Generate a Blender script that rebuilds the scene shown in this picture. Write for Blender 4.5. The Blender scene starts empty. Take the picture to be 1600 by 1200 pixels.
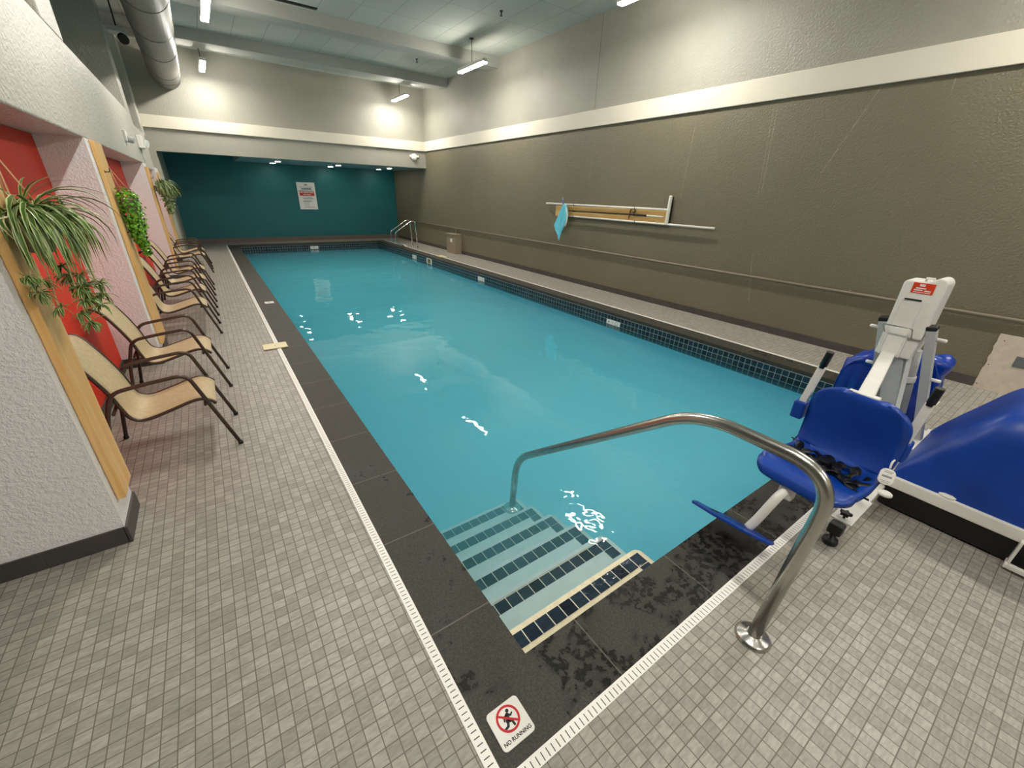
import bpy, bmesh, math, random
from mathutils import Vector, Matrix
random.seed(7)
D = bpy.data
COL = bpy.context.scene.collection
PI = math.pi

# ------------------------------------------------------------------ materials
def lin(h):
    if isinstance(h, str):
        h = h.lstrip('#')
        h = [int(h[i:i+2], 16)/255 for i in (0, 2, 4)]
        h = [c/12.92 if c <= .04045 else ((c+.055)/1.055)**2.4 for c in h]
    return (h[0], h[1], h[2], 1)

class NT:
    """tiny helper round a node tree"""
    def __init__(s, name):
        s.m = D.materials.new(name); s.m.use_nodes = True
        s.t = s.m.node_tree; s.N = s.t.nodes; s.L = s.t.links
        s.b = s.N['Principled BSDF']; s.out = s.N['Material Output']
    def n(s, typ, **kw):
        x = s.N.new(typ)
        for k, v in kw.items(): setattr(x, k, v)
        return x
    def put(s, sock, v):
        if isinstance(v, bpy.types.NodeSocket): s.L.new(v, sock)
        else: sock.default_value = v
    def math(s, op, a, b=None, c=None):
        x = s.n('ShaderNodeMath', operation=op); s.put(x.inputs[0], a)
        if b is not None: s.put(x.inputs[1], b)
        if c is not None: s.put(x.inputs[2], c)
        return x.outputs[0]
    def mix(s, f, a, b, typ='MIX'):
        x = s.n('ShaderNodeMix', data_type='RGBA', blend_type=typ)
        s.put(x.inputs[0], f); s.put(x.inputs[6], a); s.put(x.inputs[7], b)
        return x.outputs[2]
    def coord(s): return s.n('ShaderNodeTexCoord').outputs['Object']
    def noise(s, vec, scale, detail=3, rough=.55):
        x = s.n('ShaderNodeTexNoise'); s.put(x.inputs['Vector'], vec)
        x.inputs['Scale'].default_value = scale; x.inputs['Detail'].default_value = detail
        x.inputs['Roughness'].default_value = rough
        return x.outputs[0]
    def ramp(s, f, lo, hi):
        x = s.n('ShaderNodeMapRange'); s.put(x.inputs[0], f)
        x.inputs[1].default_value = lo; x.inputs[2].default_value = hi
        return x.outputs[0]
    def bump(s, h, strength, dist):
        x = s.n('ShaderNodeBump'); s.put(x.inputs['Height'], h)
        x.inputs['Strength'].default_value = strength; x.inputs['Distance'].default_value = dist
        s.L.new(x.outputs[0], s.b.inputs['Normal']); return x
    def sep(s, v):
        x = s.n('ShaderNodeSeparateXYZ'); s.put(x.inputs[0], v); return x.outputs
    def comb(s, a, b, c):
        x = s.n('ShaderNodeCombineXYZ')
        for i, v in enumerate((a, b, c)): s.put(x.inputs[i], v)
        return x.outputs[0]

def mat(name, col, rough=.5, metal=0, vary=.0, vscale=6, bump=None, spec=.5, col2=None, coat=0):
    k = NT(name); b = k.b
    b.inputs['Roughness'].default_value = rough; b.inputs['Metallic'].default_value = metal
    b.inputs['Specular IOR Level'].default_value = spec
    b.inputs['Coat Weight'].default_value = coat
    c = lin(col); v = k.coord()
    f = k.noise(v, vscale, 4)
    c2 = lin(col2) if col2 else tuple(x*(1-vary) for x in c[:3])+(1,)
    k.put(b.inputs['Base Color'], k.mix(k.ramp(f, .35, .65), c, c2) if (vary or col2) else c)
    if bump:
        sc, st, di = bump
        k.bump(k.noise(v, sc, 3), st, di)
    return k.m

def emit(name, col, strength):
    k = NT(name); b = k.b
    b.inputs['Base Color'].default_value = (.8, .8, .8, 1)
    b.inputs['Emission Color'].default_value = lin(col); b.inputs['Emission Strength'].default_value = strength
    return k.m

def grid(k, u, v, pu, pv, ou, ov, gw):
    """grout mask (1 on grout) and a random value per cell"""
    su = k.math('DIVIDE', k.math('SUBTRACT', u, ou), pu); sv = k.math('DIVIDE', k.math('SUBTRACT', v, ov), pv)
    du = k.math('ABSOLUTE', k.math('SUBTRACT', k.math('FRACT', su), .5))
    dv = k.math('ABSOLUTE', k.math('SUBTRACT', k.math('FRACT', sv), .5))
    mu = k.math('GREATER_THAN', du, .5-gw/pu/2); mv = k.math('GREATER_THAN', dv, .5-gw/pv/2)
    w = k.n('ShaderNodeTexWhiteNoise', noise_dimensions='3D')
    k.put(w.inputs[0], k.comb(k.math('FLOOR', su), k.math('FLOOR', sv), 0.37))
    return k.math('MAXIMUM', mu, mv), w.outputs[0]

def tile_mat(name, axes, pitch, off, gw, ca, cb, grout, rough=.5, mott=.25, mscale=30, bumps=.3, bdist=.002, spec=.5, warp=0):
    k = NT(name); v = k.coord(); s = k.sep(v)
    g, r = grid(k, s[axes[0]], s[axes[1]], pitch[0], pitch[1], off[0], off[1], gw)
    base = k.mix(r, lin(ca), lin(cb))
    st = k.n('ShaderNodeMapping'); k.L.new(v, st.inputs[0]); st.inputs['Scale'].default_value = (.45, 1.6, 1)
    nz = k.noise(st.outputs[0], mscale, 4)
    dark = k.mix(k.math('MULTIPLY', k.ramp(nz, .35, .7), mott), base, (0, 0, 0, 1))
    k.put(k.b.inputs['Base Color'], k.mix(g, dark, lin(grout)))
    k.put(k.b.inputs['Roughness'], k.math('MULTIPLY_ADD', g, .3, rough))
    k.b.inputs['Specular IOR Level'].default_value = spec
    h = k.math('SUBTRACT', k.math('MULTIPLY', nz, .25), g)
    if warp: h = k.math('MULTIPLY_ADD', k.noise(v, warp, 2), 2.5, h)
    k.bump(h, bumps, bdist)
    return k.m

RUNS = []
def stucco(name, col, rough=.55, scale=55, strength=.5, streak=None, spec=.4, vary=.06, seam=None):
    k = NT(name); v = k.coord()
    big = k.ramp(k.noise(v, .9, 3), .3, .7)
    c = lin(col)
    base = k.mix(big, c, tuple(x*(1-vary*2) for x in c[:3])+(1,))
    if streak:                                  # pale runs of water down the paint, each at its own place
        s = k.sep(v); brk = k.ramp(k.noise(k.comb(0, 0, s[2]), 9, 3), .32, .6)
        for y0, za, y1, zb, w in RUNS:
            yy = k.math('MULTIPLY_ADD', k.math('SUBTRACT', za, s[2]), (y1-y0)/(za-zb), y0)
            d = k.math('ABSOLUTE', k.math('SUBTRACT', s[1], yy))
            m_ = k.math('MULTIPLY', k.math('LESS_THAN', d, w), k.math('MULTIPLY', k.math('LESS_THAN', s[2], za), k.math('GREATER_THAN', s[2], zb)))
            base = k.mix(k.math('MULTIPLY', k.math('MULTIPLY', m_, brk), .45), base, lin(streak))
    if seam:
        d = k.math('ABSOLUTE', k.math('SUBTRACT', k.sep(v)[1], seam))
        base = k.mix(k.math('MULTIPLY', k.math('LESS_THAN', d, .008), .5), base, (.05,.05,.045,1))
    k.put(k.b.inputs['Base Color'], base)
    k.b.inputs['Roughness'].default_value = rough; k.b.inputs['Specular IOR Level'].default_value = spec
    k.bump(k.noise(v, scale, 3, .6), strength, .014)
    return k.m

def coping_mat(name, axis, pitch, off, thr):
    k = NT(name); v = k.coord(); s = k.sep(v)
    q = k.math('ABSOLUTE', k.math('SUBTRACT', k.math('FRACT', k.math('DIVIDE', k.math('SUBTRACT', s[axis], off), pitch)), .5))
    j = k.math('GREATER_THAN', q, .5-.0035/pitch)
    fine = k.ramp(k.noise(v, 140, 3), .4, .75)
    c = k.mix(fine, lin('#2c2a23'), lin('#47433a'))
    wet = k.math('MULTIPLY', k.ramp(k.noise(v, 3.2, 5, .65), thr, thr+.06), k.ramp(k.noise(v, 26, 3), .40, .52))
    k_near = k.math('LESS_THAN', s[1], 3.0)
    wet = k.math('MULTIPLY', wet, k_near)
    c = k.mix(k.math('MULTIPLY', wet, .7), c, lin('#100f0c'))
    c = k.mix(j, c, lin('#615d54'))
    k.put(k.b.inputs['Base Color'], c)
    k.put(k.b.inputs['Roughness'], k.math('MULTIPLY_ADD', wet, -.35, .62))
    k.bump(k.math('SUBTRACT', k.math('MULTIPLY', fine, .3), j), .3, .002)
    return k.m

def drain_mat(name, axis, pitch, lo, hi):
    k = NT(name); v = k.coord(); s = k.sep(v); o = 1-axis
    f = k.math('FRACT', k.math('DIVIDE', s[axis], pitch))
    slot = k.math('MULTIPLY', k.math('LESS_THAN', f, .16),
                  k.math('MULTIPLY', k.math('GREATER_THAN', s[o], lo), k.math('LESS_THAN', s[o], hi)))
    k.put(k.b.inputs['Base Color'], k.mix(slot, lin('#f2efe8'), lin('#4a4844')))
    k.b.inputs['Roughness'].default_value = .4
    k.bump(k.math('MULTIPLY', slot, -1.0), .5, .003)
    return k.m

def wood_mat(name, ax, ca, cb):
    """grain runs along object axis ax"""
    k = NT(name); v = k.coord()
    sc = [14, 14, 14]; sc[ax] = .9
    m = k.n('ShaderNodeMapping'); k.L.new(v, m.inputs[0]); m.inputs['Scale'].default_value = sc
    f = k.ramp(k.noise(m.outputs[0], 2.2, 5, .6), .3, .7)
    k.put(k.b.inputs['Base Color'], k.mix(f, lin(ca), lin(cb)))
    k.b.inputs['Roughness'].default_value = .5
    return k.m

def leaf_mat(name, edge, mid, w=.28):
    k = NT(name)
    u = k.sep(k.n('ShaderNodeUVMap').outputs[0])[0]
    d = k.math('ABSOLUTE', k.math('SUBTRACT', u, .5))
    k.put(k.b.inputs['Base Color'], k.mix(k.math('GREATER_THAN', d, w), lin(mid), lin(edge)))
    k.b.inputs['Roughness'].default_value = .4
    return k.m

# ------------------------------------------------------------------ mesh helpers
def B(): return bmesh.new()
def box(bm, a, b, M=None):
    x0, y0, z0 = a; x1, y1, z1 = b
    vs = [bm.verts.new(p) for p in ((x0,y0,z0),(x1,y0,z0),(x1,y1,z0),(x0,y1,z0),(x0,y0,z1),(x1,y0,z1),(x1,y1,z1),(x0,y1,z1))]
    if M is not None:
        for v in vs: v.co = M @ v.co
    for f in ((3,2,1,0),(4,5,6,7),(0,1,5,4),(1,2,6,5),(2,3,7,6),(3,0,4,7)): bm.faces.new([vs[i] for i in f])
    return vs
def beam(bm, p, q, w, h, up=(0,0,1)):
    """square bar from p to q, w across, h along up"""
    p = Vector(p); q = Vector(q); d = (q-p); L = d.length; d.normalize()
    s = d.cross(Vector(up)).normalized(); u = s.cross(d)
    M = Matrix((s, d, u)).transposed().to_4x4(); M.translation = p
    box(bm, (-w/2, 0, -h/2), (w/2, L, h/2), M)
def fillet(pts, r, n=6):
    pts = [Vector(p) for p in pts]; out = [pts[0]]
    for i in range(1, len(pts)-1):
        a, b, c = pts[i-1], pts[i], pts[i+1]
        d1 = (a-b); d2 = (c-b); rr = min(r, d1.length*.48, d2.length*.48)
        p1 = b+d1.normalized()*rr; p2 = b+d2.normalized()*rr
        for k in range(n+1):
            t = k/n; out.append(p1*(1-t)**2+b*2*t*(1-t)+p2*t*t)
    out.append(pts[-1]); return out
def tube(bm, pts, r, seg=12, cap=True, r2=None):
    pts = [Vector(p) for p in pts]; rings = []; prev = None
    for i, p in enumerate(pts):
        t = (pts[min(i+1, len(pts)-1)]-pts[max(i-1, 0)]).normalized()
        if prev is None:
            s = t.cross(Vector((0,0,1)))
            if s.length < .05: s = t.cross(Vector((0,1,0)))
            s.normalize()
        else:
            s = (prev-t*prev.dot(t)).normalized()
        prev = s; u = t.cross(s)
        rr = r if r2 is None else r+(r2-r)*i/(len(pts)-1)
        rings.append([bm.verts.new(p+(s*math.cos(2*PI*k/seg)+u*math.sin(2*PI*k/seg))*rr) for k in range(seg)])
    for a, b in zip(rings, rings[1:]):
        for k in range(seg):
            f = bm.faces.new((a[k], a[(k+1)%seg], b[(k+1)%seg], b[k])); f.smooth = True
    if cap:
        bm.faces.new(rings[0][::-1]); bm.faces.new(rings[-1])
def lathe(bm, prof, c, axis=(0,0,1), seg=24, smooth=True):
    a = Vector(axis).normalized(); s = a.orthogonal().normalized(); u = a.cross(s); c = Vector(c); rings = []
    for r, h in prof:
        rings.append([bm.verts.new(c+a*h+(s*math.cos(2*PI*k/seg)+u*math.sin(2*PI*k/seg))*max(r, 1e-4)) for k in range(seg)])
    for p, q in zip(rings, rings[1:]):
        for k in range(seg):
            f = bm.faces.new((p[k], p[(k+1)%seg], q[(k+1)%seg], q[k])); f.smooth = smooth
    bm.faces.new(rings[0][::-1]); bm.faces.new(rings[-1])
def prism(bm, poly, f0, f1):
    """poly: 2D points; f0/f1 map (u,v) to the two faces"""
    a = [bm.verts.new(f0(*p)) for p in poly]; b = [bm.verts.new(f1(*p)) for p in poly]
    n = len(poly); bm.faces.new(a[::-1]); bm.faces.new(b)
    for i in range(n): bm.faces.new((a[i], a[(i+1)%n], b[(i+1)%n], b[i]))
def rrect(w, h, r, n=5, cx=0, cy=0):
    out = []
    for (sx, sy, a0) in ((1,1,0),(-1,1,PI/2),(-1,-1,PI),(1,-1,3*PI/2)):
        for k in range(n+1):
            a = a0+PI/2*k/n; out.append((cx+sx*(w/2-r)+r*math.cos(a), cy+sy*(h/2-r)+r*math.sin(a)))
    return out
def flat(bm, poly, z0, z1): prism(bm, poly, lambda u, v: (u, v, z0), lambda u, v: (u, v, z1))
def loft(bm, secs, closed=False, capends=False, smooth=True):
    R = [[bm.verts.new(p) for p in s] for s in secs]
    n = len(R[0])
    for a, b in zip(R, R[1:]):
        for k in range(n if closed else n-1):
            f = bm.faces.new((a[k], a[(k+1)%n], b[(k+1)%n], b[k])); f.smooth = smooth
    if capends:
        bm.faces.new(R[0][::-1]); bm.faces.new(R[-1])
    return R

ROOT = {}
def obj(name, bm, m, parent=None, bevel=0, smooth=False, solid=0, sub=0):
    bmesh.ops.recalc_face_normals(bm, faces=bm.faces)
    me = D.meshes.new(name)
    if parent is not None:
        bmesh.ops.translate(bm, verts=bm.verts, vec=-ROOT[parent.name])
    if smooth:
        for f in bm.faces: f.smooth = True
    bm.to_mesh(me); bm.free(); me.materials.append(m)
    o = D.objects.new(name, me); COL.objects.link(o)
    if parent is not None:
        o.parent = parent; ROOT[o.name] = ROOT[parent.name]
    else: ROOT[o.name] = Vector((0,0,0))
    if solid:
        md = o.modifiers.new('thick', 'SOLIDIFY'); md.thickness = solid; md.offset = 0
    if bevel:
        md = o.modifiers.new('bev', 'BEVEL'); md.width = bevel; md.segments = 2; md.limit_method = 'ANGLE'
    if sub:
        md = o.modifiers.new('sub', 'SUBSURF'); md.levels = sub; md.render_levels = sub
    return o
def tag(o, label, cat, group=None):
    o['label'] = label; o['category'] = cat
    if group: o['group'] = group
    return o
def thing(name, label, cat, loc, group=None):
    o = D.objects.new(name, None); COL.objects.link(o); o.location = loc; o.empty_display_size = .1
    ROOT[o.name] = Vector(loc)
    return tag(o, label, cat, group)
def struct(name, bm, m, parent=None, **kw):
    o = obj(name, bm, m, parent, **kw)
    if parent is None: o['kind'] = 'structure'
    return o
def dup(root, loc, label=None, group=None):
    r = root.copy(); COL.objects.link(r); r.location = loc
    if label: r['label'] = label
    if group: r['group'] = group
    for ch in list(root.children):
        c = ch.copy(); COL.objects.link(c); c.parent = r
        for g in ch.children:
            d = g.copy(); COL.objects.link(d); d.parent = c
    return r
def text_bm(s, size, place, depth=.0008, align='CENTER', bold=.0):
    """letters as a mesh; place maps (u,v,w) to the world"""
    cu = D.curves.new('lettering', 'FONT'); cu.body = s; cu.size = size; cu.align_x = align; cu.align_y = 'CENTER'
    cu.extrude = depth/2; cu.offset = size*bold; cu.resolution_u = 3
    o = D.objects.new('lettering', cu); COL.objects.link(o)
    bpy.context.view_layer.update()
    me = D.meshes.new_from_object(o.evaluated_get(bpy.context.evaluated_depsgraph_get()))
    D.objects.remove(o); D.curves.remove(cu)
    bm = B(); bm.from_mesh(me); D.meshes.remove(me)
    for v in bm.verts: v.co = Vector(place(v.co.x, v.co.y, v.co.z))
    return bm
def add_bm(dst, src):
    me = D.meshes.new('tmp'); src.to_mesh(me); src.free(); dst.from_mesh(me); D.meshes.remove(me)
# ------------------------------------------------------------------ materials used
m_tile = tile_mat('mosaic_floor', (0,1), (.0546,.0546), (-.475,-.098), .0042, '#989389', '#b0aaa0', '#6d665b', rough=.42, mott=.3, mscale=48)
m_base = mat('charcoal_base_tile', '#4a4642', .5, vary=.25, vscale=5)
m_cop_y = coping_mat('dark_coping_long', 1, .678, 1.249, .54)
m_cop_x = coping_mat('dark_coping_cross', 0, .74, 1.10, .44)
m_dr_y = drain_mat('drain_long', 1, .0255, .420, .446)
m_dr_x = drain_mat('drain_cross', 0, .0255, .558, .590)
m_dr_r = drain_mat('drain_right', 1, .0255, 6.264, 6.288)
m_gray = stucco('gray_stucco', '#9b988b', rough=.27, scale=34, strength=1.0, seam=7.48)
m_grayhall = stucco('far_gray_stucco', '#a09d90', rough=.42, scale=48, strength=.6)
m_white = stucco('white_stucco', '#efedec', rough=.5, scale=55, strength=.8, vary=.02)
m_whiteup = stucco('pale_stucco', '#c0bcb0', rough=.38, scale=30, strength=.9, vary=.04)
RUNS += [(2.45,3.34,2.83,2.37,.010),(3.665,3.25,3.58,2.12,.008),(3.72,3.25,3.62,2.03,.006),(4.98,3.2,5.015,2.0,.007),(7.427,2.85,7.43,2.2,.006),(1.77,3.31,1.76,3.15,.008),(3.47,1.2,3.33,.45,.008)]
m_olive = stucco('olive_stucco', '#756e59', rough=.40, scale=44, strength=.8, streak='#a29a84')
m_band = stucco('cream_band', '#d9d1c0', rough=.55, scale=60, strength=.15, vary=.02)
m_teal = stucco('teal_stucco', '#1c6c70', rough=.5, scale=60, strength=.15)
m_red = stucco('red_stucco', '#dd3417', rough=.6, scale=70, strength=.35)
m_ceil = tile_mat('ceiling_tiles', (0,1), (.652,1.2), (.16,.66), .014, '#b9bcb2', '#c2c5ba', '#9a9d94', rough=.8, mott=.10, mscale=60, bumps=.25)
m_beam = mat('gray_beam_paint', '#a9a9a1', .6)
m_dark_up = mat('dark_gray_paint', '#6d7268', .7)
m_pool = mat('pool_plaster', '#b4e0f2', .6, vary=.06, vscale=1.5)
m_ptile = tile_mat('navy_glass_tile', (1,2), (.0832,.0832), (.03,-.1385), .006, '#0c1420', '#1d3444', '#9aa7a5', rough=.12, mott=.3, mscale=25, bumps=.35, bdist=.003, warp=18)
m_ptile_x = tile_mat('navy_glass_tile_cross', (0,2), (.0832,.0832), (.03,-.1385), .006, '#0c1420', '#1d3444', '#9aa7a5', rough=.12, mott=.3, mscale=25, bumps=.35, bdist=.003, warp=18)
m_stile = tile_mat('navy_step_tile', (0,1), (.0868,.6), (1.872,-.3), .006, '#0e1722', '#36485a', '#d9d5c4', rough=.1, mott=.35, mscale=25, bumps=.5, bdist=.004, warp=20)
m_cream = mat('cream_plaster', '#e6dcbc', .6, vary=.12, vscale=25)
m_tread = mat('pale_step_plaster', '#cfe0e0', .6, vary=.08, vscale=12)
m_steel = mat('brushed_steel', '#c4c2bc', .26, 1.0, vary=.1, vscale=30)
m_chrome = mat('chrome', '#d6d6d2', .12, 1.0)
m_bronze = mat('bronze_tube', '#4b3a30', .32, .25, spec=.6)
def sling_mat():
    k = NT('tan_sling_fabric'); v = k.coord()
    w = k.n('ShaderNodeTexWave', wave_type='BANDS', bands_direction='Y'); k.L.new(v, w.inputs[0]); w.inputs['Scale'].default_value = 60; w.inputs['Distortion'].default_value = 1.5
    nz = k.noise(v, 35, 3)
    c = k.mix(k.ramp(nz, .3, .7), lin('#cdb994'), lin('#bba680'))
    k.put(k.b.inputs['Base Color'], k.mix(k.math('MULTIPLY', w.outputs[0] if False else w.outputs[1], .22), c, lin('#94815f')))
    k.b.inputs['Roughness'].default_value = .6
    k.bump(w.outputs[1], .15, .001)
    return k.m
m_sling = sling_mat()
m_pine = wood_mat('golden_pine', 2, '#d3a259', '#e3bd83')
m_pine_y = wood_mat('pine_rack', 1, '#cfa25a', '#e3bd7c')
m_leaf1 = leaf_mat('striped_leaf', '#bcc888', '#4a6c26', .32)
m_leaf2 = mat('bright_leaf', '#86c433', .3, col2='#3d8018', vscale=30)
m_leaf3 = mat('pale_leaf', '#93a172', .5, col2='#5f7a35', vscale=25)
m_leaf4 = mat('dull_leaf', '#66813f', .5, col2='#42602a', vscale=25)
m_runner = mat('pale_runner', '#d6cf9c', .5)
m_clay = mat('olive_pot', '#8d8560', .6, vary=.15, vscale=12)
m_cord = mat('tan_cord', '#c99a78', .7)
m_hook = mat('dark_iron_hook', '#2a1d16', .5, .5)
m_blue = mat('blue_molded_plastic', '#053d9c', .38, vary=.22, vscale=4)
m_navy = mat('blue_vinyl', '#0b389c', .3, vary=.2, vscale=6)
m_lift = mat('white_powder_coat', '#e9e6de', .35, vary=.05, vscale=10)
m_liftgray = mat('light_gray_channel', '#b4b5b3', .4, vary=.05, vscale=10)
m_black = mat('black_rubber', '#0c0c0c', .5)
m_strap = mat('black_webbing', '#08080a', .45, bump=(160,.3,.001))
m_wplas = mat('white_plastic', '#e8e6df', .4)
m_signred = mat('sign_red', '#c1212b', .4)
m_stkred = mat('sticker_orange_red', '#d63c1e', .4)
m_ink = mat('black_ink', '#17151a', .5)
m_greyink = mat('grey_ink', '#8d9291', .5)
m_lampbody = mat('lamp_housing', '#d7d4cc', .5)
m_lamp = emit('lamp_diffuser', '#fffaf1', 212)
m_down = emit('downlight_glow', '#fff4e2', 70)
m_tan = mat('tan_box_paint', '#8d806b', .5)
m_paneltan = mat('bare_board', '#cbbfae', .7, vary=.12, vscale=14, bump=(60,.3,.003))
m_plategray = mat('gray_metal_plate', '#73777a', .4, .4)
m_lid = mat('cream_cover', '#e4d9b0', .5, vary=.06, vscale=20)
m_alu = mat('white_pole', '#e6e3d9', .35)
m_net = mat('turquoise_net', '#78def2', .6, vary=.12, vscale=20)
m_duct = mat('gray_duct_paint', '#72726b', .45, vary=.08, vscale=3)
m_pipe = mat('olive_pipe_paint', '#7d7263', .45)

# ------------------------------------------------------------------ the setting
YB = -5.2            # wall behind the photographer
XL, XR = -2.4, 7.29
CZ = 5.266
PX0, PX1, PY0, PY1 = .79, 5.93, .925, 18.45   # pool opening
WZ = -.222           # water level

bm = B()
for a, b in (((-2.6,YB-.1),(.42,19.8)), ((6.29,YB-.1),(7.45,19.8)), ((.42,YB-.1),(6.29,.56)), ((.42,18.77),(6.29,19.8))):
    box(bm, (a[0],a[1],-.14), (b[0],b[1],0))
struct('floor', bm, m_tile)
bm = B(); box(bm, (.455,.60,-.06), (PX0,18.77,.002)); box(bm, (PX1,.60,-.06), (6.25,18.77,.002)); struct('trim_1', bm, m_cop_y)
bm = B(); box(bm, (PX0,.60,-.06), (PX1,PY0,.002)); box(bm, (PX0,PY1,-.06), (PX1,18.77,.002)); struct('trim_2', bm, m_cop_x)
bm = B(); box(bm, (.41,.553,-.05), (.457,18.77,.004)); struct('trim_3', bm, m_dr_y)
bm = B(); box(bm, (.457,.553,-.05), (6.25,.602,.004)); struct('trim_4', bm, m_dr_x)
bm = B(); box(bm, (6.25,.553,-.05), (6.30,18.77,.004)); struct('trim_5', bm, m_dr_r)

# basin: floor slopes to the far end
bm = B()
z0, z1 = -1.12, -1.5
def q(*p): bm.faces.new([bm.verts.new(x) for x in p])
q((PX0-.02,PY0-.02,z0),(PX1+.02,PY0-.02,z0),(PX1+.02,PY1+.02,z1),(PX0-.02,PY1+.02,z1))
for (a, b) in (((PX0,PY0),(PX1,PY0)),((PX1,PY0),(PX1,PY1)),((PX1,PY1),(PX0,PY1)),((PX0,PY1),(PX0,PY0))):
    q((a[0],a[1],-2.0),(b[0],b[1],-2.0),(b[0],b[1],-.05),(a[0],a[1],-.05))
struct('pool_basin', bm, m_pool, solid=0)
bm = B()
box(bm, (PX1-.008,PY0,-.305), (PX1+.01,PY1,-.055)); box(bm, (PX0-.01,PY0,-.305), (PX0+.008,PY1,-.055)); struct('trim_6', bm, m_ptile)
bm = B()
box(bm, (PX0,PY1-.008,-.305), (PX1,PY1+.01,-.055)); box(bm, (PX0,PY0-.01,-.305), (PX1,PY0+.008,-.055)); struct('trim_7', bm, m_ptile_x)

# entry steps
NOSE = [(1.15,-.17),(1.437,-.288),(1.72,-.409),(2.0,-.52),(2.268,-.63),(2.518,-.72)]
steps = thing('pool_steps', 'cream entry steps with navy tiled nosings in the near pool corner', 'steps', (1.3,1.7,-1.1)); steps['kind'] = 'structure'
yp = PY0-.01
for i, (y, z) in enumerate(NOSE):
    bm = B(); r = .05
    poly = [(PX0-.01, yp), (1.902, yp)] + [(1.902-r+r*math.cos(a), y-r+r*math.sin(a)) for a in [PI/2*k/6 for k in range(7)]] + [(PX0-.01, y)]
    flat(bm, poly, -1.3, z)
    obj('step', bm, m_cream if i == 0 else m_tread, steps)
    bm = B(); box(bm, (PX0, y-.115, z), (1.872, y-.032, z+.0035)); box(bm, (1.785, y-.20, z), (1.872, y-.121, z+.0035))
    o = obj('tile_nosing', bm, m_stile, steps)
    yp = y

# water: a body of clear water that takes the red out of the light
k = NT('pool_water'); k.N.remove(k.b)
fr = k.n('ShaderNodeFresnel'); fr.inputs[0].default_value = 1.40
tr = k.n('ShaderNodeBsdfTransparent'); tr.inputs[0].default_value = (.97,.99,.99,1)
gl = k.n('ShaderNodeBsdfGlossy'); gl.inputs['Roughness'].default_value = .015
v = k.coord()
n1 = k.noise(v, 1.5, 2, .45); n2 = k.noise(v, 9.0, 1, .5)
near = k.ramp(k.sep(v)[1], 3.2, 1.0)     # the water is livelier by the steps
h = k.math('ADD', k.math('MULTIPLY', n1, 1.0), k.math('MULTIPLY', n2, k.math('MULTIPLY_ADD', near, .42, .03)))
bp = k.n('ShaderNodeBump'); k.put(bp.inputs['Height'], h); bp.inputs['Strength'].default_value = .25; bp.inputs['Distance'].default_value = .06
k.L.new(bp.outputs[0], gl.inputs['Normal']); k.L.new(bp.outputs[0], fr.inputs['Normal'])
mx = k.n('ShaderNodeMixShader'); k.L.new(fr.outputs[0], mx.inputs[0]); k.L.new(tr.outputs[0], mx.inputs[1]); k.L.new(gl.outputs[0], mx.inputs[2])
k.L.new(mx.outputs[0], k.out.inputs['Surface'])
va = k.n('ShaderNodeVolumeAbsorption'); va.inputs[0].default_value = (.10,.92,1.0,1); va.inputs['Density'].default_value = .55
vs = k.n('ShaderNodeVolumeScatter'); vs.inputs[0].default_value = (.42,.91,1,1); vs.inputs['Density'].default_value = .85; vs.inputs['Anisotropy'].default_value = .2
ad = k.n('ShaderNodeAddShader'); k.L.new(va.outputs[0], ad.inputs[0]); k.L.new(vs.outputs[0], ad.inputs[1])
k.L.new(ad.outputs[0], k.out.inputs['Volume'])
m_water = k.m
bm = B(); box(bm, (PX0-.04,PY0-.04,-2.2), (PX1+.04,PY1+.04,WZ)); struct('pool_water', bm, m_water)

# walls
bm = B(); box(bm, (XR,YB,0), (XR+.15,19.8,3.36)); struct('wall_right', bm, m_olive)
bm = B(); box(bm, (XR,YB,3.36), (XR+.15,16.3,CZ)); struct('wall_right_upper', bm, m_gray)
bm = B(); box(bm, (XR-.045,YB,3.345), (XR+.02,16.2,3.65)); struct('trim_8', bm, m_band, bevel=.006)
bm = B(); box(bm, (XR-.012,.46,0), (XR+.02,19.65,.115)); struct('baseboard_right', bm, m_base)
bm = B(); box(bm, (-.86,19.65,0), (XR+.1,19.8,3.2)); struct('wall_far', bm, m_teal)
bm = B(); box(bm, (-.72,19.635,0), (XR,19.66,.16)); struct('baseboard_far', bm, mat('far_base_tile', '#6a625a', .5, vary=.2))
bm = B(); box(bm, (-2.4,16.2,2.79), (XR+.05,16.45,CZ)); box(bm, (-2.4,16.2,0), (-.70,19.8,2.79)); box(bm, (-2.4,16.45,2.79), (-.70,19.8,3.2)); struct('wall_header', bm, m_grayhall)
bm = B(); box(bm, (-.9,16.13,3.345), (XR,16.22,3.64)); struct('trim_9', bm, m_band, bevel=.006)
bm = B(); box(bm, (1.30,16.45,2.79), (XR,19.66,2.9)); box(bm, (-.7,16.45,2.97), (1.30,19.66,3.1)); struct('ceiling_alcove', bm, mat('alcove_ceiling_paint', '#8fa3a6', .6))
bm = B(); box(bm, (-2.6,YB-.15,0), (XR+.15,YB,CZ)); struct('wall_behind', bm, m_gray)
bm = B(); box(bm, (-2.6,YB-.1,CZ), (XR+.15,16.4,CZ+.1)); struct('ceiling', bm, m_ceil)
bm = B(); box(bm, (-2.4,11.25,5.03), (XR,11.70,CZ)); struct('ceiling_beam', bm, m_beam, bevel=.004)
bm = B(); box(bm, (-2.4,14.22,5.03), (XR,14.82,CZ)); struct('ceiling_beam', bm, m_beam, bevel=.004)

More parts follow.
